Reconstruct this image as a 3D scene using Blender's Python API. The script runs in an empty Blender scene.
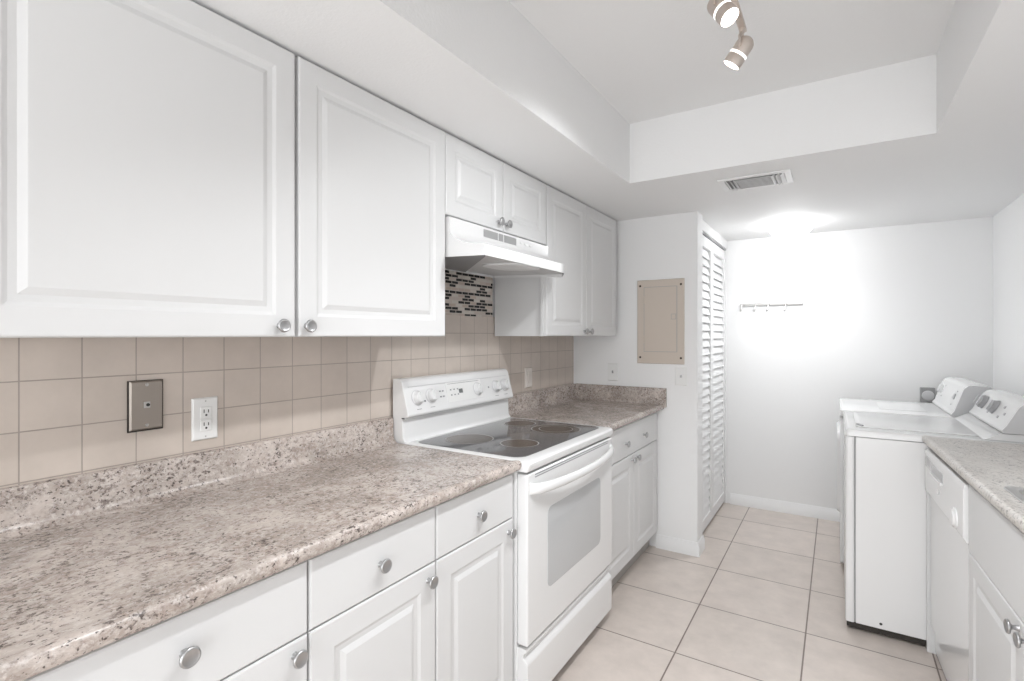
import bpy, math, random
from mathutils import Vector, Matrix
random.seed(4)
S = bpy.context.scene
COL = S.collection
R = math.radians
PI = math.pi

# ------------------------------------------------------------------ camera
cd = bpy.data.cameras.new('camera')
cd.sensor_width = 36.0
cd.lens = 512.7 / 1024 * 36.0
cd.shift_y = -5.2 / 1024
cd.clip_start = 0.02
cam = bpy.data.objects.new('camera', cd)
COL.objects.link(cam)
cam.location = (1.5675, 0.0, 1.3765)
cam.rotation_euler = (R(90), 0, 0.5654)
S.camera = cam

# ------------------------------------------------------------------ world, exposure
w = bpy.data.worlds.new('daylight')
S.world = w
w.use_nodes = True
bg = w.node_tree.nodes['Background']
bg.inputs[0].default_value = (0.96, 0.982, 1.0, 1)
bg.inputs[1].default_value = 1.8
S.view_settings.view_transform = 'Standard'
S.view_settings.look = 'None'
S.view_settings.gamma = 1
S.view_settings.use_curve_mapping = False
S.view_settings.exposure = 0.42

# strengths of the lamps (the last is an added fill, the others belong to fittings below)
P_SPOT, P_DOME, P_FILL = 21.0, 20.0, 19.0


def area(name, loc, rot, sx, sy, power, color=(1, 1, 1)):
    l = bpy.data.lights.new(name, 'AREA')
    l.shape = 'RECTANGLE'; l.size = sx; l.size_y = sy
    l.energy = power; l.color = color
    o = bpy.data.objects.new(name, l); COL.objects.link(o)
    o.location = loc; o.rotation_euler = rot
    return o


# added fill light behind the camera, not a source of the room
area('rear_fill', (1.25, -1.84, 1.02), (R(90), 0, 0), 2.2, 1.7, P_FILL, (0.96, 0.982, 1.0))


# ------------------------------------------------------------------ materials
def mat(name, col, rough=0.5, metal=0.0, spec=0.5, emit=None, bump=None, mix=None, coat=0.0):
    m = bpy.data.materials.new(name); m.use_nodes = True
    nt = m.node_tree; b = nt.nodes['Principled BSDF']
    b.inputs['Base Color'].default_value = (*col, 1)
    b.inputs['Roughness'].default_value = rough
    b.inputs['Metallic'].default_value = metal
    b.inputs['Specular IOR Level'].default_value = spec
    b.inputs['Coat Weight'].default_value = coat
    if emit:
        b.inputs['Emission Color'].default_value = (*emit[:3], 1)
        b.inputs['Emission Strength'].default_value = emit[3]
    if bump or mix:
        tc = nt.nodes.new('ShaderNodeTexCoord')
        n = nt.nodes.new('ShaderNodeTexNoise')
        n.inputs['Scale'].default_value = (bump or mix)[0]
        n.inputs['Detail'].default_value = 4
        nt.links.new(tc.outputs['Object'], n.inputs['Vector'])
        if bump:
            bp = nt.nodes.new('ShaderNodeBump')
            bp.inputs['Strength'].default_value = bump[1]
            bp.inputs['Distance'].default_value = bump[2]
            nt.links.new(n.outputs['Fac'], bp.inputs['Height'])
            nt.links.new(bp.outputs['Normal'], b.inputs['Normal'])
        if mix:
            r = nt.nodes.new('ShaderNodeValToRGB')
            r.color_ramp.elements[0].position = 0.35; r.color_ramp.elements[1].position = 0.65
            r.color_ramp.elements[0].color = (*col, 1); r.color_ramp.elements[1].color = (*mix[1], 1)
            nt.links.new(n.outputs['Fac'], r.inputs['Fac'])
            nt.links.new(r.outputs['Color'], b.inputs['Base Color'])
    return m


def grid_tile(name, axes, off, size, mortar, c1, c2, cm, rough, bumpd=0.0015, noise=6.0, row=None):
    """square tiles laid out in object space: axes picks two object coordinates"""
    m = bpy.data.materials.new(name); m.use_nodes = True
    nt = m.node_tree; b = nt.nodes['Principled BSDF']; L = nt.links.new
    tc = nt.nodes.new('ShaderNodeTexCoord'); sp = nt.nodes.new('ShaderNodeSeparateXYZ')
    L(tc.outputs['Object'], sp.inputs[0])
    cb = nt.nodes.new('ShaderNodeCombineXYZ')
    for k in (0, 1):
        a = nt.nodes.new('ShaderNodeMath'); a.operation = 'SUBTRACT'
        L(sp.outputs['XYZ'.index(axes[k])], a.inputs[0]); a.inputs[1].default_value = off[k] - 40 * size
        L(a.outputs[0], cb.inputs[k])
    br = nt.nodes.new('ShaderNodeTexBrick')
    br.offset = 0; br.squash = 1
    br.inputs['Scale'].default_value = 1
    br.inputs['Brick Width'].default_value = size
    br.inputs['Row Height'].default_value = row or size
    br.inputs['Mortar Size'].default_value = mortar
    br.inputs['Mortar Smooth'].default_value = 0.15
    br.inputs['Bias'].default_value = 0
    br.inputs['Color1'].default_value = (*c1, 1); br.inputs['Color2'].default_value = (*c2, 1)
    br.inputs['Mortar'].default_value = (*cm, 1)
    L(cb.outputs[0], br.inputs['Vector'])
    n = nt.nodes.new('ShaderNodeTexNoise'); n.inputs['Scale'].default_value = noise
    n.inputs['Detail'].default_value = 6; n.inputs['Roughness'].default_value = 0.65
    L(tc.outputs['Object'], n.inputs['Vector'])
    mr = nt.nodes.new('ShaderNodeMapRange'); mr.inputs[1].default_value = .3; mr.inputs[2].default_value = .7
    mr.inputs[3].default_value = 0.90; mr.inputs[4].default_value = 1.06
    L(n.outputs['Fac'], mr.inputs[0])
    mx = nt.nodes.new('ShaderNodeMix'); mx.data_type = 'RGBA'; mx.blend_type = 'MULTIPLY'
    mx.inputs['Factor'].default_value = 1
    L(br.outputs['Color'], mx.inputs[6]); L(mr.outputs[0], mx.inputs[7])
    L(mx.outputs[2], b.inputs['Base Color'])
    b.inputs['Roughness'].default_value = rough
    bp = nt.nodes.new('ShaderNodeBump'); bp.invert = True
    bp.inputs['Strength'].default_value = 0.6; bp.inputs['Distance'].default_value = bumpd
    L(br.outputs['Fac'], bp.inputs['Height']); L(bp.outputs['Normal'], b.inputs['Normal'])
    return m


def granite(name, lo, hi, dark, warm, rough=0.27):
    m = bpy.data.materials.new(name); m.use_nodes = True
    nt = m.node_tree; b = nt.nodes['Principled BSDF']; L = nt.links.new
    tc = nt.nodes.new('ShaderNodeTexCoord')
    mp = nt.nodes.new('ShaderNodeMapping'); mp.inputs['Rotation'].default_value = (0, 0, R(28))
    mp.inputs['Scale'].default_value = (1.0, 0.82, 1)
    L(tc.outputs['Object'], mp.inputs['Vector'])

    def noise(scale, detail, rgh, dist=0.0, seed=0):
        n = nt.nodes.new('ShaderNodeTexNoise'); n.noise_dimensions = '4D'
        n.inputs['W'].default_value = seed
        n.inputs['Scale'].default_value = scale; n.inputs['Detail'].default_value = detail
        n.inputs['Roughness'].default_value = rgh; n.inputs['Distortion'].default_value = dist
        L(mp.outputs[0], n.inputs['Vector'])
        return n.outputs['Fac']

    def step(src, a, c):
        mr = nt.nodes.new('ShaderNodeMapRange'); mr.interpolation_type = 'SMOOTHSTEP'
        mr.inputs[1].default_value = a; mr.inputs[2].default_value = c
        L(src, mr.inputs[0]); return mr.outputs[0]

    def mul(a, c):
        q = nt.nodes.new('ShaderNodeMath'); q.operation = 'MULTIPLY'
        L(a, q.inputs[0])
        if isinstance(c, float): q.inputs[1].default_value = c
        else: L(c, q.inputs[1])
        return q.outputs[0]

    def mix(fac, a, c):
        q = nt.nodes.new('ShaderNodeMix'); q.data_type = 'RGBA'
        if isinstance(fac, float): q.inputs[0].default_value = fac
        else: L(fac, q.inputs[0])
        for v, i in ((a, 6), (c, 7)):
            if isinstance(v, tuple): q.inputs[i].default_value = (*v, 1)
            else: L(v, q.inputs[i])
        return q.outputs[2]
    base = mix(step(noise(4.5, 5, .65, .9, 1), .34, .66), lo, hi)
    base = mix(mul(step(noise(20, 5, .75, .6, 2), .46, .64), .70), base, warm)
    base = mix(mul(step(noise(90, 4, .75, .3, 3), .48, .64), .70), base, (0.70, 0.65, 0.615))
    base = mix(mul(step(noise(72, 5, .75, .3, 8), .51, .65), .55), base, tuple(c * 3.2 for c in dark))
    patch = step(noise(9, 4, .65, .9, 5), .42, .60)
    base = mix(mul(mul(step(noise(90, 4, .7, .3, 6), .52, .61), patch), .85), base, tuple(c * 2.0 for c in dark))
    base = mix(mul(step(noise(120, 3, .6, .2, 4), .595, .65), .85), base, dark)
    base = mix(mul(mul(step(noise(68, 4, .7, .3, 7), .57, .63), patch), .9), base, dark)
    L(base, b.inputs['Base Color'])
    b.inputs['Roughness'].default_value = rough
    return m


M = {}
M['wall'] = mat('painted_wall', (0.88, 0.88, 0.88), 0.6, bump=(160, .12, .002))
M['ceil'] = mat('painted_ceiling', (0.88, 0.88, 0.88), 0.7, bump=(110, .25, .003))
M['trim'] = mat('trim_paint', (0.86, 0.86, 0.86), 0.4)
M['cab'] = mat('cabinet_thermofoil', (0.715, 0.715, 0.715), 0.4, spec=.4)
M['app'] = mat('appliance_enamel', (0.83, 0.83, 0.83), 0.22, coat=.3)
M['app2'] = mat('appliance_plastic', (0.78, 0.78, 0.78), 0.35)
M['panelgrey'] = mat('console_end_cap', (0.62, 0.62, 0.63), 0.4)
M['nickel'] = mat('satin_nickel', (0.47, 0.47, 0.475), 0.32, 1.0)
M['steel'] = mat('brushed_steel', (0.56, 0.55, 0.54), 0.36, 1.0)
M['bronze'] = mat('brushed_bronze', (0.66, 0.59, 0.54), 0.4, 1.0)
M['dark'] = mat('dark_plastic', (0.03, 0.03, 0.03), 0.5)
M['gap'] = mat('gap_black', (0.04, 0.035, 0.03), 0.8)
M['glass_black'] = mat('ceramic_glass', (0.10, 0.10, 0.105), 0.07, spec=0.9)
M['ring'] = mat('burner_ring', (0.34, 0.33, 0.32), 0.3)
M['burner'] = mat('burner_brown', (0.075, 0.055, 0.042), 0.22)
M['oven_glass'] = mat('oven_window', (0.56, 0.57, 0.58), 0.08, spec=0.8)
M['mark'] = mat('printed_mark', (0.30, 0.30, 0.31), 0.5)
M['lcd'] = mat('lcd_display', (0.16, 0.17, 0.17), 0.3)
M['grille'] = mat('grille_shadow', (0.36, 0.36, 0.36), 0.6)
M['beige'] = mat('beige_enamel', (0.62, 0.545, 0.475), 0.45)
M['plate'] = mat('stainless_plate', (0.36, 0.32, 0.285), 0.35, 0.75)
M['plastic'] = mat('white_plastic', (0.85, 0.85, 0.84), 0.35)
M['filter'] = mat('filter_mesh', (0.24, 0.24, 0.245), 0.6)
M['hoodin'] = mat('hood_liner', (0.60, 0.60, 0.60), 0.45)
M['lens'] = mat('frosted_lens', (0.8, 0.8, 0.8), 0.4)
M['dome'] = mat('lit_glass_dome', (0.9, 0.9, 0.9), 0.4, emit=(0.98, 0.99, 1.0, 13.0))
M['spot'] = mat('lit_spot_lens', (0.9, 0.9, 0.9), 0.4, emit=(1, 0.98, 0.95, 12.0))
M['band'] = mat('lit_glass_band', (0.9, 0.9, 0.9), 0.4, emit=(1, 0.98, 0.95, 1.6))
M['almond'] = mat('almond_plastic', (0.80, 0.745, 0.70), 0.4)
M['greybox'] = mat('grey_outlet', (0.33, 0.33, 0.33), 0.5)
M['greyknob'] = mat('grey_dial', (0.40, 0.40, 0.41), 0.4)
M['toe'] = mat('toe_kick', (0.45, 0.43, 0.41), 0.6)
M['outside'] = mat('slat_white', (0.84, 0.84, 0.84), 0.5)
M['granite'] = granite('granite_laminate', (0.37, 0.32, 0.285), (0.64, 0.565, 0.52), (0.06, 0.045, 0.04), (0.38, 0.305, 0.265))
M['granite_glare'] = granite('glare_granite_laminate', (0.60, 0.575, 0.54), (0.72, 0.69, 0.655), (0.17, 0.155, 0.145), (0.54, 0.50, 0.46), .3)  # lightened so the colour carries the glare on the right worktop
M['tile'] = grid_tile('beige_wall_tile', 'YZ', (0.5037, 1.1540), 0.11652, 0.0016,
                      (0.61, 0.535, 0.475), (0.635, 0.56, 0.50), (0.40, 0.345, 0.305), 0.3, .001, 4)
M['floor'] = grid_tile('beige_floor_tile', 'XY', (0.9728, 2.2571), 0.4716, 0.0034,
                       (0.66, 0.59, 0.54), (0.69, 0.615, 0.565), (0.24, 0.19, 0.165), 0.32, .002, 9)


def mosaic_material():
    m = bpy.data.materials.new('glass_mosaic'); m.use_nodes = True
    nt = m.node_tree; b = nt.nodes['Principled BSDF']; L = nt.links.new
    tc = nt.nodes.new('ShaderNodeTexCoord'); sp = nt.nodes.new('ShaderNodeSeparateXYZ')
    L(tc.outputs['Object'], sp.inputs[0])
    cb = nt.nodes.new('ShaderNodeCombineXYZ')
    L(sp.outputs[1], cb.inputs[0]); L(sp.outputs[2], cb.inputs[1])
    br = nt.nodes.new('ShaderNodeTexBrick'); br.offset = 0.37; br.offset_frequency = 2
    br.inputs['Scale'].default_value = 1
    br.inputs['Brick Width'].default_value = 0.050; br.inputs['Row Height'].default_value = 0.0158
    br.inputs['Mortar Size'].default_value = 0.0019; br.inputs['Mortar Smooth'].default_value = .1
    br.inputs['Bias'].default_value = 0
    br.inputs['Color1'].default_value = (0, 0, 0, 1); br.inputs['Color2'].default_value = (1, 1, 1, 1)
    br.inputs['Mortar'].default_value = (.5, .5, .5, 1)
    L(cb.outputs[0], br.inputs['Vector'])
    r = nt.nodes.new('ShaderNodeValToRGB'); r.color_ramp.interpolation = 'CONSTANT'
    e = r.color_ramp.elements
    e[0].position = 0; e[0].color = (0.006, 0.006, 0.006, 1)
    e[1].position = 0.40; e[1].color = (0.60, 0.53, 0.48, 1)
    q = e.new(0.62); q.color = (0.56, 0.47, 0.41, 1)
    q = e.new(0.78); q.color = (0.66, 0.62, 0.57, 1)
    L(br.outputs['Color'], r.inputs['Fac'])
    mx = nt.nodes.new('ShaderNodeMix'); mx.data_type = 'RGBA'
    L(br.outputs['Fac'], mx.inputs[0]); L(r.outputs[0], mx.inputs[6])
    mx.inputs[7].default_value = (0.63, 0.57, 0.52, 1)
    L(mx.outputs[2], b.inputs['Base Color'])
    b.inputs['Roughness'].default_value = 0.2
    return m


M['mosaic'] = mosaic_material()

# ------------------------------------------------------------------ things, parts
BASE = {}


def thing(name, label, cat, loc=(0, 0, 0), rot=0.0, pivot=(0, 0), group=None):
    o = bpy.data.objects.new(name, None); COL.objects.link(o)
    o.empty_display_size = 0.05
    p = Vector((pivot[0], pivot[1], 0)); l = Vector(loc)
    o.location = p + Matrix.Rotation(rot, 3, 'Z') @ (l - p)
    o.rotation_euler = (0, 0, rot)
    o['label'] = label; o['category'] = cat
    if group: o['group'] = group
    BASE[o.name] = l
    return o


def tag(o, label=None, cat=None, group=None, kind=None):
    if label: o['label'] = label
    if cat: o['category'] = cat
    if group: o['group'] = group
    if kind: o['kind'] = kind
    return o


class MB:
    def __init__(s): s.v = []; s.f = []

    def add(s, vs, fs):
        n = len(s.v); s.v += [tuple(p) for p in vs]; s.f += [tuple(i + n for i in f) for f in fs]; return s

    def box(s, x0, x1, y0, y1, z0, z1):
        vs = [(x, y, z) for x in (x0, x1) for y in (y0, y1) for z in (z0, z1)]
        return s.add(vs, [(0, 1, 3, 2), (4, 6, 7, 5), (0, 4, 5, 1), (2, 3, 7, 6), (0, 2, 6, 4), (1, 5, 7, 3)])

    def obox(s, c, ax, ay, az):
        """box about c with half-vectors ax, ay, az"""
        c, ax, ay, az = map(Vector, (c, ax, ay, az))
        vs = [c + ax * i + ay * j + az * k for i in (-1, 1) for j in (-1, 1) for k in (-1, 1)]
        return s.add(vs, [(0, 1, 3, 2), (4, 6, 7, 5), (0, 4, 5, 1), (2, 3, 7, 6), (0, 2, 6, 4), (1, 5, 7, 3)])

    def prism(s, poly, axis, a0, a1):
        """poly in the two other coordinates (cyclic order x,y,z), extruded along axis"""
        n = len(poly)
        def P(p, a):
            return {'x': (a, p[0], p[1]), 'y': (p[0], a, p[1]), 'z': (p[0], p[1], a)}[axis]
        vs = [P(p, a0) for p in poly] + [P(p, a1) for p in poly]
        fs = [tuple(range(n))[::-1], tuple(range(n, 2 * n))] + [(i, (i + 1) % n, n + (i + 1) % n, n + i) for i in range(n)]
        return s.add(vs, fs)

    def loops(s, loops, cap0=True, cap1=True, closed=True):
        n = len(loops[0]); vs = [p for l in loops for p in l]; fs = []
        for k in range(len(loops) - 1):
            for i in range(n if closed else n - 1):
                j = (i + 1) % n
                fs.append((k * n + i, k * n + j, (k + 1) * n + j, (k + 1) * n + i))
        if cap0: fs.append(tuple(range(n))[::-1])
        if cap1: fs.append(tuple(range((len(loops) - 1) * n, len(loops) * n)))
        return s.add(vs, fs)

    def lathe(s, c, axis, prof, seg=24, cap0=True, cap1=True):
        """prof: list of (radius, distance along axis) from point c"""
        c = Vector(c); a = Vector(axis).normalized()
        t = Vector((0, 0, 1)) if abs(a.z) < .9 else Vector((1, 0, 0))
        u = a.cross(t).normalized(); v = a.cross(u)
        L = [[c + a * h + (u * math.cos(2 * PI * i / seg) + v * math.sin(2 * PI * i / seg)) * r for i in range(seg)] for r, h in prof]
        return s.loops(L, cap0, cap1)

    def cyl(s, p0, p1, r, seg=16):
        d = Vector(p1) - Vector(p0)
        return s.lathe(p0, d, [(r, 0), (r, d.length)], seg)

    def tube(s, pts, r, seg=8, flat=1.0):
        pts = [Vector(p) for p in pts]; L = []
        up = Vector((0, 0, 1))
        for i, p in enumerate(pts):
            d = (pts[min(i + 1, len(pts) - 1)] - pts[max(i - 1, 0)]).normalized()
            if abs(d.z) > .95: up = Vector((1, 0, 0))
            u = d.cross(up).normalized(); v = u.cross(d)
            L.append([p + u * math.cos(2 * PI * k / seg) * r + v * math.sin(2 * PI * k / seg) * r * flat for k in range(seg)])
        return s.loops(L)

    def build(s, name, m, parent=None, bevel=0.0, seg=2, smooth=30, origin=None, label=None):
        base = Vector(origin) if origin else Vector((0, 0, 0))
        if parent: base = BASE[parent.name]
        me = bpy.data.meshes.new(name)
        me.from_pydata([tuple(Vector(p) - base) for p in s.v], [], s.f)
        import bmesh
        b = bmesh.new(); b.from_mesh(me)
        bmesh.ops.recalc_face_normals(b, faces=b.faces)
        b.to_mesh(me); b.free()
        for ms in (m if isinstance(m, (list, tuple)) else [m]): me.materials.append(ms)
        o = bpy.data.objects.new(name, me); COL.objects.link(o)
        if parent:
            o.parent = parent
            BASE[o.name] = base
        else:
            o.location = base
            BASE[o.name] = base
        if bevel:
            bv = o.modifiers.new('bevel', 'BEVEL'); bv.width = bevel; bv.segments = seg
            bv.limit_method = 'ANGLE'; bv.angle_limit = R(40)
            bv.harden_normals = False
        me.polygons.foreach_set('use_smooth', [True] * len(me.polygons))
        me.set_sharp_from_angle(angle=R(smooth))
        if bevel:
            me.set_sharp_from_angle(angle=R(180))
            wn = o.modifiers.new('normals', 'WEIGHTED_NORMAL'); wn.keep_sharp = True
        if label: o['label'] = label
        return o


def struct(name, mb, m, bevel=0.0, parent=None):
    o = mb.build(name, m, parent, bevel)
    if not parent: o['kind'] = 'structure'
    return o


# ------------------------------------------------------------------ room shell
ZS, ZC = 2.15, 2.452          # lowered soffit, ceiling inside the tray
XR, YB, Y0 = 2.425, 4.50, -1.8
TX0, TX1, TY0, TY1 = 0.675, 1.888, 0.45, 2.525

struct('floor', MB().box(-0.1, XR + .1, Y0, YB + .1, -0.06, 0), M['floor'])
WX0, KW = -0.018, 1.0115      # face of the tiles
wl = struct('wall_left', MB().box(-0.1, WX0 - .008, Y0, YB + .1, 0, ZS + .02), M['wall'])
tl = MB().box(WX0 - .010, WX0, Y0, 3.317, 0.90, 1.478).build('tile_backsplash', M['tile'], wl)
mo = MB().box(WX0 - .010, WX0 + .001, 1.49, 2.30, 1.4745, 1.72).build('mosaic_backsplash', M['mosaic'], wl)
struct('wall_back', MB().box(-0.1, XR + .1, YB, YB + .1, 0, ZS + .02), M['wall'])
struct('wall_right', MB().box(XR, XR + .1, Y0, YB + .1, 0, ZS + .02), M['wall'])
struct('wall_partition', MB().box(WX0 - .008, 0.832, 3.317, 3.462, 0, ZS + .01), M['wall'], .004)
# lowered soffit with a rectangular tray recessed into it
c = MB()
c.box(-0.1, TX0, Y0, YB + .1, ZS, ZC + .05)
c.box(TX1, XR + .1, Y0, YB + .1, ZS, ZC + .05)
c.box(TX0, TX1, TY1, YB + .1, ZS, ZC + .05)
c.box(TX0, TX1, Y0, TY0, ZS, ZC + .05)  # unseen near edge of the tray, placed to keep rear light out
c.box(TX0, TX1, TY0, TY1, ZC, ZC + .05)
struct('ceiling', c, M['ceil'])

struct('added_lintel', MB().box(WX0 - .008, XR, Y0, Y0 + .12, 1.95, ZS + .01), M['wall'])   # unseen lintel behind the camera, added to cut rear light on the tray
# baseboards
def bb_prof(d, h): return [(0, 0), (d, 0), (d, h * .72), (d * .55, h * .86), (d * .4, h), (0, h)]
c = MB().loops([[(x, YB - p[0], p[1]) for p in bb_prof(.014, .085)] for x in (0.83, XR)])
struct('baseboard_back', c, M['trim'])
c = MB()
P = bb_prof(.014, .085)
c.loops([[(0.575, 3.317 - p[0], p[1]) for p in P], [(0.832 + p[0], 3.317 - p[0], p[1]) for p in P],
         [(0.832 + p[0], 3.462, p[1]) for p in P]])
struct('baseboard_partition', c, M['trim'])
c = MB().loops([[(XR - p[0], y, p[1]) for p in P] for y in (2.95, YB - .014)])
struct('baseboard_right', c, M['trim'])
# closet opening: header, track, far jamb
struct('trim_1', MB().box(0.70, 0.805, 3.462, YB, 2.082, ZS + .005), M['trim'])
struct('trim_2', MB().box(0.74, 0.800, 4.491, YB, 0, 2.082), M['trim'], .003)
struct('trim_3', MB().box(0.752, 0.795, 3.462, 4.491, 2.070, 2.081), M['grille'])

# louvred bifold closet door
door = bpy.data.objects.new('door_1', None); COL.objects.link(door)
door.location = (0.775, 3.47, 0); door['kind'] = 'structure'
BASE[door.name] = Vector(door.location)
for (ya, yb) in ((3.468, 3.972), (3.976, 4.487)):
    f = MB()
    x0, x1, z0, z1, sw = .758, .790, .024, 2.066, .044
    f.box(x0, x1, ya, ya + sw, z0, z1).box(x0, x1, yb - sw, yb, z0, z1)
    f.box(x0, x1, ya + sw, yb - sw, z0, z0 + .075).box(x0, x1, ya + sw, yb - sw, z1 - .075, z1)
    fr = f.build('leaf_frame', M['outside'], door, .002, 1)
    sl = MB(); z = z0 + .106
    while z < z1 - .085:
        sl.obox(((x0 + x1) / 2 - .002, (ya + yb) / 2, z), (.0095, 0, -.0325), (0, (yb - ya) / 2 - sw, 0), (.0032, 0, .0013))
        z += .057
    sl.build('louvre_slats', M['outside'], fr)


# ------------------------------------------------------------------ cabinet parts
def raised_panel(y0, y1, z0, z1, x, out, th=.019, fw=.056, bw=.034):
    """thermofoil door whose front face lies at x, facing out (+1/-1)"""
    L = []
    for ins, dep in ((0, th), (0, .004), (.0015, .0012), (.005, 0), (fw, 0), (fw + .004, .0022), (fw + .009, .0042), (fw + .022, .0060), (fw + .034, .0006), (fw + .036, 0)):
        xx = x - out * dep
        L.append([(xx, y0 + ins, z0 + ins), (xx, y1 - ins, z0 + ins), (xx, y1 - ins, z1 - ins), (xx, y0 + ins, z1 - ins)])
    return MB().loops(L)


def slab(y0, y1, z0, z1, x, out, th=.019):
    L = []
    for ins, dep in ((0, th), (0, .005), (.0015, .0015), (.005, 0)):
        xx = x - out * dep
        L.append([(xx, y0 + ins, z0 + ins), (xx, y1 - ins, z0 + ins), (xx, y1 - ins, z1 - ins), (xx, y0 + ins, z1 - ins)])
    return MB().loops(L)


def knob(parent, x, y, z, out):
    pr = [(.008, 0), (.0065, .003), (.0055, .012), (.0075, .016), (.0165, .0185), (.0180, .0215), (.0170, .0245), (.0145, .0255), (.0125, .0243), (.0001, .0240)]
    return MB().lathe((x, y, z), (out, 0, 0), pr, 28).build('knob', M['nickel'], parent, smooth=50)


def upper(label, y0, y1, z0, doors, inset=0):
    """doors: (ya, yb, list of knob (y, z))"""
    t = thing('upper_cabinet', label, 'cabinet', (0.16, (y0 + y1) / 2, z0), group=None)
    b = MB().box(WX0 + .004, .3058, y0 + inset, y1, z0, ZS - .004)
    if inset: b.box(.287, .3058, y0, y0 + inset + .02, z0, ZS - .004)
    b.build('body', M['cab'], t, .001, 1)
    for ya, yb, ks in doors:
        d = raised_panel(ya, yb, z0 + .001, ZS - .009, .325, 1).build('door', M['cab'], t, smooth=12)
        for ky, kz in ks: knob(d, .325, ky, kz, 1)
    return t


UZ = 1.372
upper('white wall cabinet nearest the camera, its single door filling the upper left corner', .215, .8625, UZ, [(.224, .860, [(.813, UZ + .030)])])
upper('white single-door wall cabinet right of the nearest one, left of the range hood', .8665, 1.4925, UZ, [(.872, 1.492, [(.894, UZ + .030)])])
upper('short white two-door wall cabinet directly above the range hood', 1.4935, 2.284, 1.832, [(1.4945, 1.886, [(1.847, 1.868)]), (1.890, 2.281, [(1.909, 1.868)])])
upper('white two-door wall cabinet between the range hood and the partition wall', 2.288, 3.262, UZ, [(2.291, 2.772, [(2.738, UZ + .027)]), (2.776, 3.259, [(2.812, UZ + .027)])], .026)

FX = .600            # face of the lower fronts on the left run


def base_left(label, y0, y1, drawers, doors, toe=True):
    t = thing('base_cabinet', label, 'cabinet', (.30, (y0 + y1) / 2, 0))
    MB().box(WX0 + .004, FX - .0192, y0, y1, .115, .898).build('body', M['cab'], t, .001, 1)
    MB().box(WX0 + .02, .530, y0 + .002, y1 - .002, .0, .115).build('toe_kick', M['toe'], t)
    for ya, yb, za, zb, ks in drawers:
        d = slab(ya, yb, za, zb, FX, 1).build('drawer', M['cab'], t, smooth=12)
        for k in ks: knob(d, FX, k[0], k[1], 1)
    for ya, yb, za, zb, ks in doors:
        d = raised_panel(ya, yb, za, zb, FX, 1, fw=.062).build('door', M['cab'], t, smooth=12)
        for k in ks: knob(d, FX, k[0], k[1], 1)
    return t


DZ0, DZ1 = .7335, .888
def one(y0, y1, label, kn, kz=.803, kd=.690):
    g = .0018
    return base_left(label, y0, y1, [(y0 + g, y1 - g, DZ0, DZ1, [((y0 + y1) / 2 + kn, kz)])],
                     [(y0 + g, y1 - g, .125, DZ0 - .0035, [(y1 - .034, kd)])])
one(.182, .702, 'white base cabinet nearest the camera, drawer over door, under the long speckled counter', .009, .819, .700)
one(.704, 1.120, 'middle white base cabinet under the long speckled counter, drawer over single door', -.004)
one(1.122, 1.534, 'white base cabinet beside the left side of the range, drawer over single door', -.004)
MB_f = MB().box(.30, .592, 1.5355, 1.5425, .115, .898)
base_left('white base cabinet between range and partition wall, one wide two-knob drawer over two doors', 2.372, 3.312,
          [(2.376, 3.250,   .715, .888, [(2.665, .790), (2.972, .790)])],
          [(2.376, 2.806, .130, .711, [(2.768, .683)]), (2.810, 3.250, .130, .711, [(2.846, .683)])])
# slim filler at the end of the run by the range
tag(MB_f.build('filler_strip', M['cab'], origin=(.45, 1.546, .115)), 'narrow white filler strip between the base cabinet and the range', 'filler strip')


# ------------------------------------------------------------------ countertops (post-formed laminate with rolled front edge)
def counter_profile(xb, xf, zt, th=.031):
    """cross-section (x,z), front at xf"""
    p = [(xb, zt - th), (xf - .018, zt - th), (xf - .006, zt - th + .003), (xf, zt - th + .012), (xf + .001, zt - .012)]
    for a in range(0, 91, 18):
        p.append((xf - .011 + .012 * math.cos(R(a)), zt + .002 - .012 + .014 * math.sin(R(a))))
    p += [(xf - .022, zt + .004), (xf - .034, zt + .001), (xf - .042, zt), (xb, zt)]
    return p


ZT = .930
def left_counter(label, y0, y1):
    t = thing('countertop', label, 'countertop', (.3, (y0 + y1) / 2, ZT - .036))
    MB().prism(counter_profile(WX0 + .006, .628, ZT), 'y', y0, y1).build('worktop', M['granite'], t, smooth=40)
    # coved backsplash
    p = [(x + WX0, z) for x, z in [(.002, ZT - .002), (.050, ZT - .0005), (.036, ZT + .004), (.027, ZT + .013), (.022, ZT + .028), (.0215, 1.022), (.018, 1.030), (.010, 1.033), (.002, 1.033)]]
    MB().prism(p, 'y', y0, y1).build('backsplash', M['granite'], t, smooth=40)
    return t
left_counter('long speckled beige and brown laminate countertop running from the camera to the range', -1.0, 1.5415)
t = left_counter('short speckled laminate countertop between the range and the partition wall', 2.366, 3.316)
MB().box(WX0 + .0225, .642, 3.2955, 3.3155, ZT - .016, 1.036).build('side_splash', M['granite'], t, .002)

# ------------------------------------------------------------------ range
RY0, RY1 = 1.5445, 2.360
RF = .648
t = thing('electric_range', 'white freestanding electric range with black glass cooktop and raised control panel', 'range', (.33, (RY0 + RY1) / 2, 0))
MB().box(.012, RF - .045, RY0 + .004, RY1 - .004, .035, .893).build('body', M['app'], t, .003)
MB().box(.06, RF - .06, RY0 + .03, RY1 - .03, .002, .035).build('base_plinth', M['gap'], t)
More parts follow.
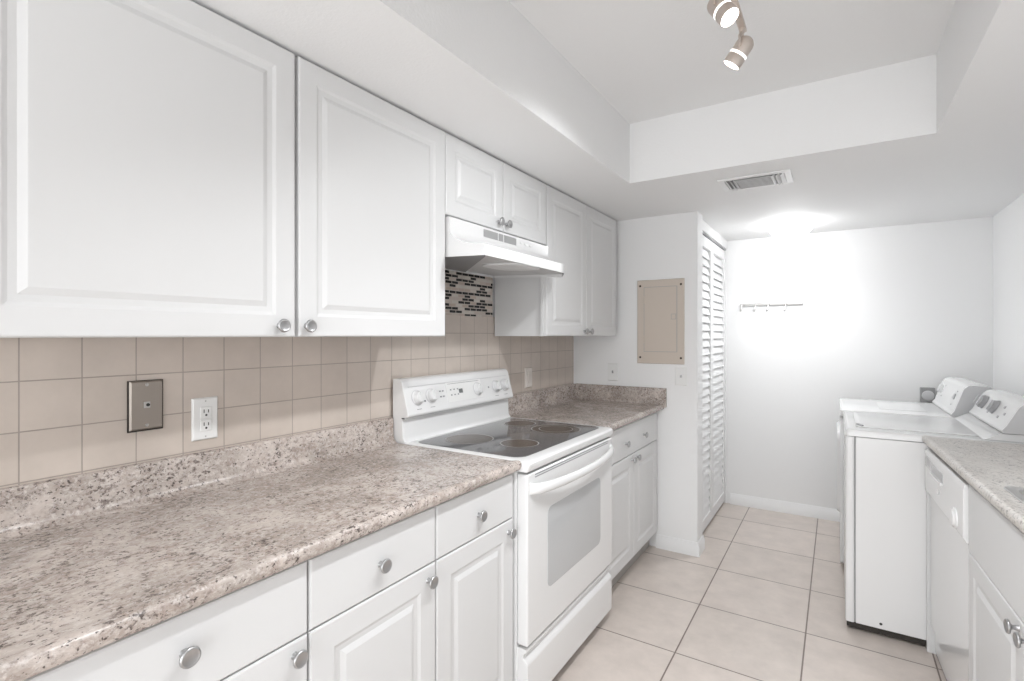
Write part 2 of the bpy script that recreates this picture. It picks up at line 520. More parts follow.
# cooktop: white rim with the black glass let in
ct = MB()
def rect(x0, x1, y0, y1, z, r, n=5):
    out = []
    for cx, cy, a0 in ((x1 - r, y1 - r, 0), (x0 + r, y1 - r, 90), (x0 + r, y0 + r, 180), (x1 - r, y0 + r, 270)):
        for k in range(n + 1):
            a = R(a0 + 90 * k / n); out.append((cx + r * math.cos(a), cy + r * math.sin(a), z))
    return out
GX0, GX1, GY0, GY1 = .082, .600, RY0 + .040, RY1 - .028
ct.loops([rect(-.006, RF, RY0, RY1, .894, .012), rect(-.006, RF + .004, RY0, RY1, .900, .014), rect(-.006, RF + .006, RY0, RY1, .920, .016),
          rect(.014, RF + .001, RY0 + .003, RY1 - .003, .928, .016), rect(.02, RF - .008, RY0 + .010, RY1 - .010, .9315, .016),
          rect(GX0 - .004, GX1 + .004, GY0 - .004, GY1 + .004, .9315, .05)])
cook = ct.build('cooktop_rim', M['app'], t, smooth=35)
gl = MB().loops([rect(GX0 - .004, GX1 + .004, GY0 - .004, GY1 + .004, .927, .05), rect(GX0 - .004, GX1 + .004, GY0 - .004, GY1 + .004, .9316, .05), rect(GX0, GX1, GY0, GY1, .9322, .046)]).build('cooktop_glass', M['glass_black'], t)
def ring(mb, cx, cy, r0, r1, z, seg=48):
    a = [(cx + r0 * math.cos(2 * PI * i / seg), cy + r0 * math.sin(2 * PI * i / seg), z) for i in range(seg)]
    b = [(cx + r1 * math.cos(2 * PI * i / seg), cy + r1 * math.sin(2 * PI * i / seg), z) for i in range(seg)]
    mb.add(a + b, [(i, (i + 1) % seg, seg + (i + 1) % seg, seg + i) for i in range(seg)])
for cx, cy, r, dbl in ((.462, 1.800, .082, 0), (.440, 2.165, .118, 1), (.215, 2.205, .082, 0), (.235, 1.760, .105, 0)):
    e = MB().lathe((cx, cy, .9323), (0, 0, 1), [(r - .007, 0), (r - .007, .0004)], 48).build('burner', M['burner'], t)
    q = MB(); ring(q, cx, cy, r - .0055, r, .9327)
    if dbl: ring(q, cx, cy, r * .66, r * .66 + .004, .9329)
    q.build('burner_ring', M['ring'], e)
# backguard
bgd = MB()
def guard_prof():
    return [(x - .014, z) for x, z in [(.006, .894), (.080, .9315), (.066, .950), (.062, 1.030), (.092, 1.038), (.096, 1.046), (.060, 1.178), (.050, 1.190), (.036, 1.194), (.006, 1.194)]]
bgd.prism(guard_prof(), 'y', RY0 + .003, RY1 - .003)
g = bgd.build('backguard', M['app'], t, .004, 3)
MB().box(.046, .060, RY0 + .0015, RY0 + .004, 1.030, 1.0345).build('panel_seam', M['dark'], g)
# control face: line of the slanted panel
fa, fb = Vector((.0825, 0, 1.046)), Vector((.0470, 0, 1.178))
fd = (fb - fa); fn = Vector((fd.z, 0, -fd.x)).normalized()
def face(y, s_, lift=0.0): p = fa + fd * s_ + fn * lift; return Vector((p.x, y, p.z))
fu = fd.normalized()
MB().obox(face((RY0 + RY1) / 2, .86, .0), fn * .0012, (0, .375, 0), fu * .0016).build('trim_line', M['panelgrey'], g)
MB().obox(face(RY0 + .405, .52, .0), fn * .0008, (0, .135, 0), fu * .045).build('clock_panel', M['plastic'], g)
MB().obox(face(RY0 + .372, .52, .001), fn * .0008, (0, .014, 0), fu * .010).build('clock_display', M['lcd'], g)
def mark(parent, c, a, b_, c_, m='mark', name='printed_mark'): return MB().obox(c, a, b_, c_).build(name, M[m], parent)
mark(g, face(RY0 + .405, .80, .0), fn * .001, (0, .12, 0), fu * .001)
for dy in (.225, .245, .30, .325, .35):
    for s_ in (.42, .60): mark(g, face(RY0 + dy, s_, .0), fn * .0013, (0, .005, 0), fu * .003)
for dy in (.118, .60, .708): mark(g, face(RY0 + dy, .36 if dy != .60 else .5, .0), fn * .0013, (0, .004, 0), fu * .004)
for dy in (.075, .160, .66, .745): mark(g, face(RY0 + dy, .14, .0), fn * .0011, (0, .014, 0), fu * .0012)
for dy in (.074, .162, .505, .667, .748):
    p = face(RY0 + dy, .50, 0)
    q = MB().lathe(p, fn, [(.0335, 0), (.0335, .0012), (.029, .0016)], 28, False, False).build('dial_ring', M['panelgrey'], g)
    k = MB().lathe(p, fn, [(.030, 0), (.031, .002), (.027, .004), (.024, .020), (.021, .023), (.0001, .0235)], 28).build('control_knob', M['app2'], g, smooth=40)
    MB().obox(p + fn * .0255, fn * .0028, (0, .0035, 0), fu * .021).build('grip', M['app2'], k, .001)
# oven door, window, handle, vents
dr = MB().box(RF - .045, RF, RY0 + .006, RY1 - .006, .276, .884).build('oven_door', M['app'], t, .008, 3)
wn = MB().loops([[(x, y, z) for (y, z, _) in rect(RY0 + .155 - e, RY1 - .155 + e, .425 - e, .728 + e, 0, .028)] for x, e in ((RF - .004, 0), (RF + .0012, 0), (RF + .0016, -.003))]).build('oven_window', M['oven_glass'], dr)
for z in (.866, .875): MB().box(RF - .002, RF + .0010, RY0 + .06, RY1 - .06, z - .0018, z + .0018).build('vent_slot', M['mark'], dr)
L = []
for k in range(25):
    s_ = k / 24; y = RY0 + .022 + s_ * (RY1 - RY0 - .044)
    bow = math.sin(PI * s_) ** .45 if 0 < s_ < 1 else 0
    x = RF - .004 + .052 * bow; hh = .017 + .006 * (1 - bow); tt = .012
    z = .822 + .010 * (1 - bow)
    L.append([(x + tt * math.cos(2 * PI * j / 14), y, z + hh * math.sin(2 * PI * j / 14)) for j in range(14)])
MB().loops(L).build('oven_handle', M['app'], dr, smooth=60)
# storage drawer
z0, z1 = .045, .264
pr = [(RF - .05, z0), (RF - .012, z0), (RF - .002, z0 + .012), (RF - .002, z1 - .060), (RF - .004, z1 - .050), (RF - .020, z1 - .034), (RF - .020, z1 - .022), (RF - .006, z1 - .010), (RF - .010, z1), (RF - .05, z1)]
MB().prism(pr, 'y', RY0 + .010, RY1 - .006).build('storage_drawer', M['app'], t, .003)

# ------------------------------------------------------------------ range hood
t = thing('range_hood', 'white under-cabinet range hood above the electric range', 'range hood', (.25, 1.89, 1.664))
HY0, HY1 = 1.502, 2.282
def hood_section(y, k, ins):
    """outer profile (x,z) from lip bottom to top; k = depth of the lip"""
    p = [(k, 1.665), (k, 1.706)]
    for s_ in (0, .15, .3, .45, .6, .75, .9, 1):
        a = s_ * PI / 2
        p.append((.336 + (k - .004 - .336) * (1 - math.sin(a)), 1.708 + (1.778 - 1.708) * (1 - math.cos(a))))
    p += [(.336, 1.824)]
    return [(x, y, z) for x, z in p]
def tilt(mb): mb.v = [(x, y, z + max(0, .5 - x) * .042) for x, y, z in mb.v]; return mb
sh = MB(); rows = [hood_section(y, k, 0) for y, k in ((HY0, .500), (HY0 + .02, .500), (1.9, .500), (2.10, .500), (2.135, .496), (2.175, .478), (HY1, .415))]
sh.loops(rows, False, False, closed=False)
# back, ends, top as thin sheet: end caps polygons down to the lip
for rw in (rows[0], rows[-1]):
    y = rw[0][1]
    sh.add(rw + [(WX0 + .006, y, 1.824), (WX0 + .006, y, 1.687)], [tuple(range(len(rw) + 2))])
sh.add([(.004, HY0, 1.824), (.336, HY0, 1.824), (.336, HY1, 1.824), (.004, HY1, 1.824)], [(0, 1, 2, 3)])
sh.add([(.004, HY0, 1.824), (.004, HY0, 1.686), (.004, HY1, 1.686), (.004, HY1, 1.824)], [(0, 1, 2, 3)])
hood = sh.build('shell', M['app'], t, smooth=40)
tilt(MB().prism([(.006, HY0 + .004), (.494, HY0 + .004), (.494, 2.10), (.472, 2.172), (.408, HY1 - .004), (.006, HY1 - .004)], 'z', 1.676, 1.680)).build('underside', M['hoodin'], t)
tilt(MB().prism([(.02, HY0 + .02), (.46, HY0 + .02), (.46, 1.560), (.02, 2.01)], 'z', 1.668, 1.6755)).build('grease_filter', M['filter'], t)
c = tilt(MB().loops([[(x, y, z) for x, y, _ in rect(.235, .455, 1.805, 2.035, 0, .07)] for z in (1.6758, 1.670)] + [[(x, y, 1.668) for x, y, _ in rect(.245, .445, 1.815, 2.025, 0, .07)]])).build('light_lens', M['lens'], t)
for ya, yb in ((1.722, 1.826), (1.834, 1.868), (1.876, 1.975)):
    MB().box(.334, .3372, ya, yb, 1.784, 1.815).build('vent_grille', M['grille'], t)
for y in (2.01, 2.05, 2.09): MB().box(.334, .3385, y, y + .022, 1.795, 1.806).build('switch', M['app2'], t, .001)

# ------------------------------------------------------------------ plates and boxes on the walls
def on_wall_x(y, z, w_, h_, d=.006, x=0.0): return MB().loops([[(x + dx, y - w_ / 2 + i, z - h_ / 2 + i), (x + dx, y + w_ / 2 - i, z - h_ / 2 + i), (x + dx, y + w_ / 2 - i, z + h_ / 2 - i), (x + dx, y - w_ / 2 + i, z + h_ / 2 - i)] for dx, i in ((.0003, 0), (d * .5, 0), (d, .004))])
def on_wall_y(x, z, w_, h_, d=.006, y=3.317): return MB().loops([[(x - w_ / 2 + i, y - dy, z - h_ / 2 + i), (x + w_ / 2 - i, y - dy, z - h_ / 2 + i), (x + w_ / 2 - i, y - dy, z + h_ / 2 - i), (x - w_ / 2 + i, y - dy, z + h_ / 2 - i)] for dy, i in ((.0003, 0), (d * .5, 0), (d, .004))])

t = thing('phone_jack_plate', 'stainless steel phone jack plate on the beige tiles over the long counter', 'wall plate', (0, .634, 1.186))
MB().box(.0004, .006, .5915, .6750, 1.1185, 1.2550).build('plate_shadow', M['gap'], t)  # black sheet drawn as the shadow gap around the cover plate
p = on_wall_x(.634, 1.188, .080, .132, .011); pl = p.build('cover_plate', M['plate'], t)
MB().box(.011, .014, .6255, .6405, 1.181, 1.197).build('jack_housing', M['steel'], pl)
MB().lathe((.0142, .635, 1.189), (1, 0, 0), [(.0045, 0), (.0045, .0015)], 14).build('jack_socket', M['dark'], pl)
for z in (1.134, 1.243): MB().lathe((.011, .634, z), (1, 0, 0), [(.0045, 0), (.0035, .0016), (.0001, .0018)], 12).build('screw', M['steel'], pl)

t.location = (WX0, .634 * KW, 1.186)
t = thing('duplex_outlet', 'white duplex outlet on the beige tiles beside the phone jack plate', 'outlet', (0, .786, 1.132))
pl = on_wall_x(.786, 1.132, .073, .124, .008).build('cover_plate', M['plastic'], t)
for z in (1.151, 1.113):
    f = MB().box(.0082, .0115, .770, .802, z - .0165, z + .0165).build('receptacle', M['plastic'], t, .003)
    s_ = MB().box(.0113, .0119, .7785, .7810, z - .001, z + .009).box(.0113, .0119, .791, .7935, z - .001, z + .008)
    s_.lathe((.0113, .786, z - .008), (1, 0, 0), [(.0032, 0), (.0032, .0006)], 10); s_.build('slots', M['dark'], f)
for z in (1.080, 1.184): MB().lathe((.008, .786, z), (1, 0, 0), [(.0025, 0), (.002, .001)], 10).build('screw', M['steel'], pl)

t.location = (WX0, .786 * KW, 1.130)
t = thing('rocker_switch', 'beige-white rocker switch on the tiles behind the right end of the range', 'switch', (0, 2.645, 1.123))
pl = on_wall_x(2.645, 1.123, .073, .120, .012).build('cover_plate', M['almond'], t)
MB().box(.0115, .016, 2.629, 2.661, 1.090, 1.156).build('rocker', M['almond'], t, .003)

t.location = (WX0, 2.645 * KW, 1.121)
t = thing('wall_outlet', 'white outlet plate low on the partition wall just over the counter splash', 'outlet', (.278, 3.317, 1.127))
on_wall_y(.278, 1.127, .072, .118).build('cover_plate', M['plastic'], t)
rc = MB().lathe((.278, 3.3112, 1.127), (0, -1, 0), [(.021, 0), (.020, .003)], 20).build('receptacle', M['plastic'], t)
MB().box(.2725, .2835, 3.3070, 3.3078, 1.119, 1.137).build('slots', M['mark'], rc)

t = thing('toggle_switch', 'white toggle light switch on the partition wall under the breaker panel', 'switch', (.733, 3.317, 1.118))
on_wall_y(.733, 1.118, .072, .118).build('cover_plate', M['plastic'], t)
MB().obox((.733, 3.306, 1.118), (.005, 0, 0), (0, .008, .003), (0, -.002, .006)).build('toggle', M['panelgrey'], t)

t = thing('breaker_panel', 'beige electrical breaker panel on the white partition wall', 'breaker panel', (.601, 3.317, 1.465))
bp = on_wall_y(.601, 1.465, .304, .545, .010).build('trim_cover', M['beige'], t)
gp = MB().box(.4945, .7105, 3.3066, 3.3075, 1.2685, 1.6925).build('door_gap', M['toe'], bp)
d = MB().box(.4985, .7055, 3.3045, 3.3070, 1.2725, 1.6885).build('door', M['beige'], t, .001, 1)
MB().box(.672, .7035, 3.3032, 3.3050, 1.478, 1.514).build('latch_recess', M['toe'], d)
MB().box(.6755, .7000, 3.3020, 3.3050, 1.4815, 1.5105).build('latch', M['beige'], d, .001)
for z in (1.35, 1.61): MB().cyl((.4975, 3.3045, z - .025), (.4975, 3.3045, z + .025), .003).build('hinge', M['beige'], d)
for x in (.470, .733):
    for z in (1.232, 1.700):
        MB().lathe((x, 3.3070, z), (0, -1, 0), [(.0075, 0), (.0065, .003), (.0001, .0035)], 14).build('screw', M['burner'], bp)

# coat rack on the back wall
t = thing('coat_rack', 'small metal hook rail with four hooks on the back wall', 'coat rack', (1.123, YB, 1.618))
MB().box(.902, 1.347, YB - .014, YB - .002, 1.612, 1.630).build('rail', M['steel'], t, .003)
for k, x in enumerate((.925, 1.025, 1.115, 1.235)):
    MB().tube([(x, YB - .012, 1.622), (x - .002, YB - .045, 1.615), (x - .004, YB - .060, 1.600), (x - .006, YB - .066, 1.580), (x - .008, YB - .085, 1.566)], .0065, 8).build('hook', M['steel'], t)

# dryer outlet box on back wall
t = thing('dryer_outlet', 'small grey square dryer outlet box on the back wall behind the dryer', 'outlet', (2.105, YB, .975))
MB().box(2.048, 2.128, YB - .030, YB - .001, .918, 1.020).build('box', M['greybox'], t, .004)
MB().lathe((2.090, YB - .030, .965), (0, -1, 0), [(.034, 0), (.032, .006), (.022, .008), (.0001, .008)], 24).build('socket_face', M['panelgrey'], t)

# ------------------------------------------------------------------ ceiling fittings
t = thing('ceiling_vent', 'white rectangular air vent in the lowered ceiling', 'vent', (1.222, 2.815, ZS))
VX0, VX1, VY0, VY1 = 1.062, 1.384, 2.700, 2.932
fr = MB()
for a in ((VX0, VX1, VY0, VY0 + .028), (VX0, VX1, VY1 - .028, VY1), (VX0, VX0 + .028, VY0 + .028, VY1 - .028), (VX1 - .028, VX1, VY0 + .028, VY1 - .028)):
    fr.box(*a, ZS - .008, ZS - .0005)
fr.build('frame', M['trim'], t, .002)
MB().box(VX0 + .027, VX1 - .027, VY0 + .027, VY1 - .027, ZS - .0025, ZS - .0008).build('duct', M['grille'], t)
lv = MB()
for k in range(8):
    y = VY0 + .040 + k * .0217
    lv.obox(((VX0 + VX1) / 2, y, ZS - .009), (.092, 0, 0), (0, .009, .0055), (0, .0006, -.001))
lv.build('louvres', M['trim'], t)
for s_, xc in ((-1, VX0 + .028), (1, VX1 - .028)):
    lv = MB()
    for k in range(3):
        lv.obox((xc - s_ * (.010 + k * .019), (VY0 + VY1) / 2, ZS - .011), (.008, 0, .007 * s_), (0, .086, 0), (.0006, 0, -.001))
    lv.build('side_louvres', M['trim'], t)

DC = (1.295, 4.02)
t = thing('ceiling_dome_light', 'lit white glass dome lamp on the laundry ceiling', 'ceiling light', (*DC, ZS))
MB().lathe((*DC, ZS - .0005), (0, 0, -1), [(.128, 0), (.128, .010), (.120, .014)], 40).build('base_ring', M['trim'], t)
prof = [(.134, .002), (.138, .010)] + [(.138 * math.cos(R(a)), .014 + .092 * math.sin(R(a))) for a in range(10, 90, 10)] + [(.002, .107)]
MB().lathe((*DC, ZS), (0, 0, -1), prof, 40).build('glass_dome', M['dome'], t, smooth=60)
l = bpy.data.lights.new('dome_bulb', 'SPOT'); l.spot_size = R(160); l.spot_blend = 1.0; l.shadow_soft_size = .12; l.energy = P_DOME; l.color = (.965, .985, 1)
o = bpy.data.objects.new('dome_bulb', l); COL.objects.link(o); o.location = (*DC, ZS - .125)

# track light hanging in the tray
TXX, TZ = 1.325, 2.305
t = thing('track_light', 'brushed nickel track light with swivelling spot heads hanging in the ceiling tray', 'track light', (TXX, 1.1, ZC))
MB().box(TXX - .010, TXX + .010, .62, 1.700, TZ - .006, TZ + .006).build('bar', M['bronze'], t, .002)
MB().lathe((TXX, 1.1, ZC - .0005), (0, 0, -1), [(.062, 0), (.060, .022), (.02, .028)], 28).build('canopy', M['steel'], t)
for y in (.98, 1.22): MB().cyl((TXX, y, TZ), (TXX, y, ZC - .002), .005).build('stem', M['steel'], t)
FV = Vector((-.5358, .8444, 0)); RV = Vector((.8444, .5358, 0)); DN = Vector((0, 0, -1))
heads = [((TXX, 1.672, TZ), (-RV * .52 + DN * .84 + FV * .36), .068), ((TXX - .024, 1.462, TZ + .004), (RV * .34 + DN * .78 - FV * .42), .052),
         ((TXX, 1.12, TZ), Vector((-.12, .25, -.9)), .08), ((TXX, .70, TZ), Vector((-.25, .15, -.9)), .08)]
for (hp, ax, drop) in heads:
    hp = Vector(hp); ax = ax.normalized()
    piv = hp + DN * drop
    sd = ax.cross(DN).normalized()
    yk = MB().cyl(hp + DN * .004, hp + DN * .020, .008)
    pts = [hp + DN * .018] + [hp + DN * (.018 + (drop - .018) * q) + sd * .030 * min(1, q * 2.2) for q in (.15, .45, .75, 1)]
    yk.tube(pts, .0045, 8)
    pts = [hp + DN * .018] + [hp + DN * (.018 + (drop - .018) * q) - sd * .030 * min(1, q * 2.2) for q in (.15, .45, .75, 1)]
    yk.tube(pts, .0045, 8)
    yk.cyl(piv - sd * .033, piv + sd * .033, .0035)
    yo = yk.build('yoke', M['bronze'], t)
    b0 = piv - ax * .030
    hd = MB().lathe(b0, ax, [(.008, -.006), (.016, -.002), (.0235, .006), (.0260, .014), (.0262, .044)], 28).build('spot_head', M['bronze'], t, smooth=40)
    MB().lathe(b0, ax, [(.0255, .044), (.0265, .045), (.0265, .0500), (.0255, .051)], 28).build('glass_band', M['band'], hd)
    MB().lathe(b0, ax, [(.0262, .051), (.0270, .053), (.0270, .078), (.0250, .080)], 28, True, False).build('front_collar', M['bronze'], hd, smooth=40)
    MB().lathe(b0, ax, [(.0248, .0775), (.0246, .0785), (.018, .0800), (.0005, .0806)], 28).build('lit_lens', M['spot'], hd)
    l = bpy.data.lights.new('spot_bulb', 'SPOT'); l.energy = P_SPOT; l.shadow_soft_size = .024; l.spot_size = R(118); l.spot_blend = .7
    l.color = (.965, .985, 1)
    o = bpy.data.objects.new('spot_bulb', l); COL.objects.link(o); o.location = b0 + ax * .086
    o.rotation_euler = ax.to_track_quat('-Z', 'Y').to_euler()

# ------------------------------------------------------------------ washer and dryer
def rounded_top(mb, x0, x1, y0, y1, z0, z1, r=.018):
    return mb.loops([rect(x0, x1, y0, y1, z0, r), rect(x0, x1, y0, y1, z1 - .010, r), rect(x0 + .003, x1 - .003, y0 + .003, y1 - .003, z1 - .003, r), rect(x0 + .010, x1 - .010, y0 + .010, y1 - .010, z1, r)])

WX, WY0, WY1 = 1.597, 2.868, 3.552
t = thing('washing_machine', 'white top-load washing machine at the end of the right counter', 'washing machine', (1.92, 3.21, 0))
body = MB().box(WX + .042, 2.27, WY0 + .002, WY1 - .002, .038, .904).build('cabinet', M['app'], t, .004)
MB().loops([[(x, y, z) for x, y, _ in rect(WX + .003, WX + .0385, WY0, WY1, 0, .010)] for z in (.040, .904)]).build('front_panel', M['app'], t)
MB().box(WX + .0386, WX + .0418, WY0 + .006, WY1 - .006, .042, .902).build('panel_seam', M['mark'], t)
MB().lathe((1.735, WY0 + .002, .062), (0, -1, 0), [(.006, 0), (.005, .001)], 12).build('plug', M['dark'], t)
MB().box(WX + .008, 2.24, WY0 + .012, WY1 - .012, .012, .038).build('base', M['gap'], t)  # black block stands for the shadow in the gap under the washer
for x in (WX + .09, 2.20):
    for y in (WY0 + .09, WY1 - .09):
        MB().lathe((x, y, 0), (0, 0, 1), [(.022, 0), (.022, .012), (.010, .014), (.010, .04)], 16).build('foot', M['toe'], t)
top = rounded_top(MB(), WX, 2.285, WY0 - .002, WY1 + .002, .907, .938).build('top_deck', M['app'], t, smooth=40)
MB().loops([rect(WX + .045, 2.085, WY0 + .07, WY1 - .05, .9384, .03), rect(WX + .045, 2.085, WY0 + .07, WY1 - .05, .9425, .03), rect(WX + .052, 2.078, WY0 + .077, WY1 - .057, .9445, .03)]).build('lid', M['app'], top, smooth=40)
# lid lock striker
MB().obox((WX + .062, WY0 + .105, .9475), (.004, 0, .002), (-.010, .028, 0), (0, 0, .002)).build('lid_striker', M['mark'], top)


def console(t, xb, y0, y1, z0, zt, depth, slope, name='control_console'):
    xf = xb - depth
    pr = [(xf, z0), (xf - .004, z0 + .012), (xf + .010, z0 + .030), (xf + slope, zt - .020), (xf + slope + .016, zt - .004), (xf + slope + .035, zt), (xb - .03, zt - .004), (xb, zt - .05), (xb, z0)]
    return MB().prism(pr, 'y', y0 + .004, y1 - .004).build(name, M['app'], t, .003, smooth=30), pr


def end_cap(t, pr, y, out):
    q = MB().prism([(x * 1.0, z) for x, z in pr], 'y', y, y + out * .006)
    return q.build('end_cap', M['panelgrey'], t, .002)

MB().prism([(2.085, .9385), (2.100, .946), (2.140, .968), (2.300, .972), (2.300, .9385)], 'y', WY0 + .012, WY1 - .012).build('rear_deck', M['app'], t, .003)
cs, pr = console(t, 2.31, WY0 + .006, WY1 - .050, .972, 1.102, .165, .050)
end_cap(t, pr, WY0 + .008, -1)
a, b = Vector((pr[2][0], 0, pr[2][1])), Vector((pr[3][0], 0, pr[3][1])); cdv = b - a; cn = Vector((-cdv.z, 0, cdv.x)).normalized(); cu = cdv.normalized()
def cf(y, s_, lift=0): p = a + cdv * s_ + cn * lift; return Vector((p.x, y, p.z))
for y in (3.42, 3.36, 3.16):
    p = cf(y, .58); k = MB().lathe(p, cn, [(.034, 0), (.033, .006), (.028, .010), (.026, .020), (.0001, .021)], 26).build('control_dial', M['greyknob'], cs, smooth=40)
    MB().obox(p + cn * .023, cn * .004, (0, .004, 0), cu * .024).build('grip', M['panelgrey'], k)
for y, s_ in ((3.46, .55), (3.22, .35), (3.04, .75), (2.99, .45), (3.23, .2), (3.05, .2)):
    mark(cs, cf(y, s_, .0005), cn * .0006, (0, .012, 0), cu * .006)

DXF, DY0, DY1 = 1.580, 3.575, 4.235
t = thing('clothes_dryer', 'white clothes dryer between the washing machine and the back wall', 'dryer', (1.9, 3.9, 0))
MB().box(DXF + .02, 2.26, DY0, DY1, .03, .910).build('cabinet', M['app'], t, .006, 3)
MB().loops([[(DXF + .020 - .018 * q, y, z) for y, z, _ in rect(DY0 + .004, DY1 - .004, .035, .890, 0, .02)] for q in (0, .8, 1)]).build('front_panel', M['app'], t)
dd = MB().loops([[(DXF + .002 - .016 * q, y, z) for y, z, _ in rect(DY0 + .08 + .01 * q, DY1 - .08 - .01 * q, .30 + .01 * q, .80 - .01 * q, 0, .05)] for q in (0, .8, 1)]).build('door', M['app'], t, smooth=40)
MB().box(DXF + .03, 2.24, DY0 + .02, DY1 - .02, .004, .030).build('base', M['gap'], t)
dt = rounded_top(MB(), DXF, 2.27, DY0 - .002, DY1 + .002, .905, .940).build('top_deck', M['app'], t, smooth=40)
MB().box(DXF + .20, DXF + .42, DY0 + .15, DY1 - .15, .9402, .9412).build('lint_cover', M['app'], dt)
cs, pr = console(t, 2.27, DY0 + .008, DY1 - .004, .9405, 1.112, .185, .050)
end_cap(t, pr, DY0 + .006, -1)
a, b = Vector((pr[2][0], 0, pr[2][1])), Vector((pr[3][0], 0, pr[3][1])); cdv = b - a; cn = Vector((-cdv.z, 0, cdv.x)).normalized(); cu = cdv.normalized()
p = cf(4.13, .62); MB().lathe(p, cn, [(.026, 0), (.024, .018), (.0001, .020)], 22).build('control_dial', M['app2'], cs, smooth=40)
p = cf(3.72, .55); MB().obox(p, cn * .004, (0, .022, 0), cu * .016).build('control_button', M['greyknob'], cs, .002)
for y, s_ in ((4.08, .3), (3.73, .18), (3.70, .80), (4.06, .82)):
    mark(cs, cf(y, s_, .0005), cn * .0006, (0, .010, 0), cu * .004)

# ------------------------------------------------------------------ right run: counter, dishwasher, sink cabinet (turned slightly)
PV = (1.882, 2.868); RT = R(2.5)
def rthing(name, label, cat, loc): return thing(name, label, cat, loc, RT, PV)
CX = 1.882
ZR = .935
t = rthing('countertop', 'granite-look laminate countertop, its colour lightened for glare, along the right side over the dishwasher', 'countertop', (2.1, 1.8, ZR - .036))
# worktop with a cut-out for the sink; front nose as a profile, top in four pieces
SX0, SX1, SY0, SY1 = 1.952, 2.300, 1.285, 2.012
pr = [(2 * CX - x, z) for x, z in counter_profile(CX - .058, CX, ZR)]
YE = 2.861
wt = MB().prism(pr, 'y', .30, YE - .002)
def xback(y): return XR - .004 - math.tan(RT) * (PV[1] - y) - .004
def slabq(x0, y0, y1, x1a, x1b): wt.prism([(x0, y0), (x1a, y0), (x1b, y1), (x0, y1)], 'z', ZR - .036, ZR)
xa = CX + .058
yc = YE - math.tan(RT) * (2.42 - CX)
wt.prism([(xa, SY1), (xback(SY1), SY1), (xback(YE), yc), (xa, YE - .004)], 'z', ZR - .036, ZR)
slabq(xa, .30, SY0, xback(.30), xback(SY0))
wt.box(xa, SX0, SY0, SY1, ZR - .036, ZR)
slabq(SX1, SY0, SY1, xback(SY0), xback(SY1))
wt.build('worktop', M['granite_glare'], t, smooth=40)

t = rthing('kitchen_sink', 'stainless steel drop-in sink in the right countertop', 'sink', (2.15, 1.6, ZR))
rim = MB().loops([rect(SX0 - .018, SX1 + .018, SY0 - .018, SY1 + .018, ZR + .0005, .03), rect(SX0 - .016, SX1 + .016, SY0 - .016, SY1 + .016, ZR + .004, .03),
                  rect(SX0 + .006, SX1 - .006, SY0 + .006, SY1 - .006, ZR + .004, .04), rect(SX0 + .012, SX1 - .012, SY0 + .012, SY1 - .012, ZR - .010, .045),
                  rect(SX0 + .025, SX1 - .025, SY0 + .025, SY1 - .025, ZR - .15, .05), rect(SX0 + .05, SX1 - .05, SY0 + .05, SY1 - .05, ZR - .165, .05)], False, True)
rim.build('basin', M['steel'], t, smooth=40)
MB().lathe(((SX0 + SX1) / 2, (SY0 + SY1) / 2, ZR - .165), (0, 0, 1), [(.045, .0005), (.042, .003), (.03, .002)], 24).build('drain', M['nickel'], t)

# end panel between dishwasher and washer
FXR = CX + .020
ep = MB().prism([(CX + .0140, 2.846), (2.02, 2.840), (2.02, 2.855), (CX + .0140, 2.862)], 'z', 0.0, ZR - .038)
t = rthing('end_panel', 'narrow white upright end panel between the dishwasher and the washing machine', 'panel', (2.1, 2.85, 0))
ep.build('board', M['cab'], t, .002)

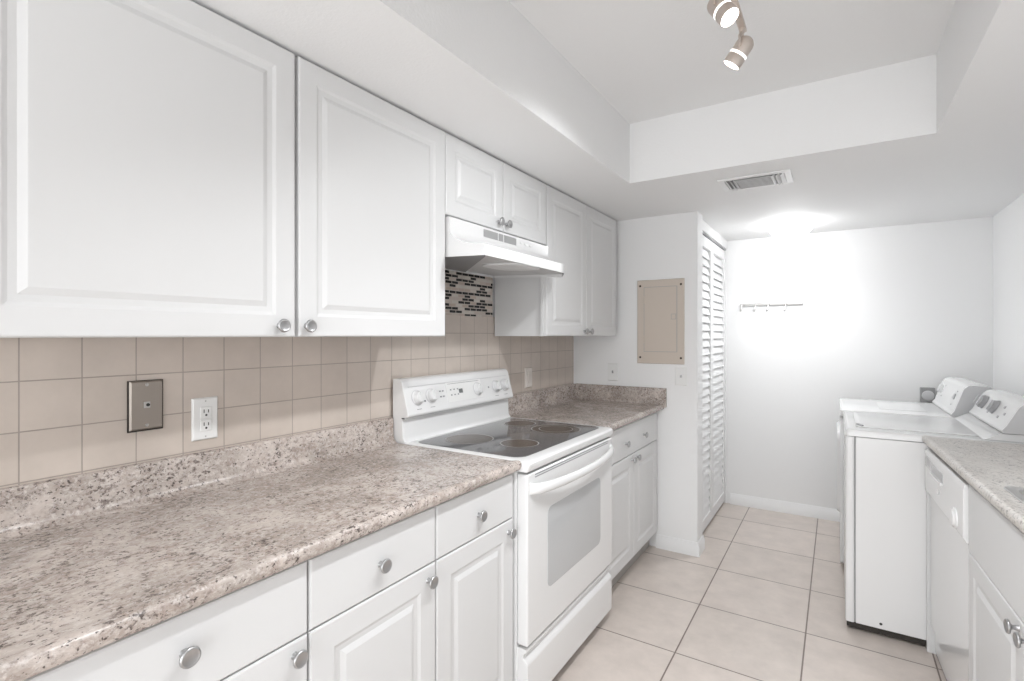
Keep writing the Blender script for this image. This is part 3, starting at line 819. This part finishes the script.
# dishwasher
DWA, DWB = 2.225, 2.845
t = rthing('dishwasher', 'white built-in dishwasher under the right countertop', 'dishwasher', (2.15, 2.5, 0))
MB().box(FXR + .035, 2.33, DWA + .004, DWB - .024, .10, .885).build('tub', M['app'], t)
MB().box(FXR + .004, FXR + .034, DWA + .003, DWB - .003, .128, .684).build('door', M['app'], t, .004, 2)
pr = [(FXR + .034, .690), (FXR - .002, .690), (FXR - .012, .708), (FXR - .012, .866), (FXR - .006, .884), (FXR + .034, .888)]
cp = MB().prism(pr, 'y', DWA + .002, DWB - .002).build('control_panel', M['app'], t, .003)
MB().box(FXR - .0115, FXR - .0075, DWB - .004, 2.857, .700, .880).build('panel_edge', M['app'], cp, .001)
MB().box(FXR - .0132, FXR - .0115, 2.725, 2.835, .818, .858).build('vent_grille', M['panelgrey'], cp)
MB().box(FXR - .0135, FXR - .0115, 2.515, 2.705, .812, .848).build('latch_recess', M['panelgrey'], cp)
MB().box(FXR - .0215, FXR - .0115, 2.515, 2.705, .803, .813).build('latch_handle', M['app'], cp, .002)
MB().lathe((FXR - .012, 2.330, .742), (-1, 0, 0), [(.037, 0), (.036, .004), (.030, .007), (.028, .012), (.0001, .0125)], 28).build('timer_dial', M['app'], cp, smooth=40)
MB().box(FXR - .015, FXR - .0115, 2.575, 2.600, .755, .770).build('cycle_button', M['app2'], cp, .002)
MB().box(FXR + .020, FXR + .034, DWA + .003, DWB - .003, .012, .124).build('kick_panel', M['app'], t, .003)
MB().box(FXR + .024, FXR + .05, DWA + .003, DWB - .003, .0, .012).build('floor_gap', M['gap'], t)

# sink cabinet
SCA, SCB = 1.25, 2.220
t = rthing('sink_base_cabinet', 'white sink base cabinet right of the dishwasher, plain front over two doors', 'cabinet', (2.15, 1.7, 0))
MB().box(FXR + .0195, FXR + .05, SCA, SCB, .115, ZR - .042).build('face_frame', M['cab'], t, .001, 1)
for ya in (SCA, SCB - .018): MB().box(FXR + .05, 2.325, ya, ya + .018, .115, ZR - .042).build('side_panel', M['cab'], t)
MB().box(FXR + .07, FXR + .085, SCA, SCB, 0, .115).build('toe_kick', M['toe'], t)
slab(SCA + .002, SCB - .002, .670, ZR - .046, FXR, -1).build('false_drawer_front', M['cab'], t, smooth=12)
MIDY = 1.722
for ya, yb, ky in ((MIDY + .002, SCB - .002, MIDY + .034), (SCA + .002, MIDY - .002, MIDY - .034)):
    d = raised_panel(ya, yb, .125, .666, FXR, -1).build('door', M['cab'], t, smooth=12)
    knob(d, FXR, ky, .645, -1)
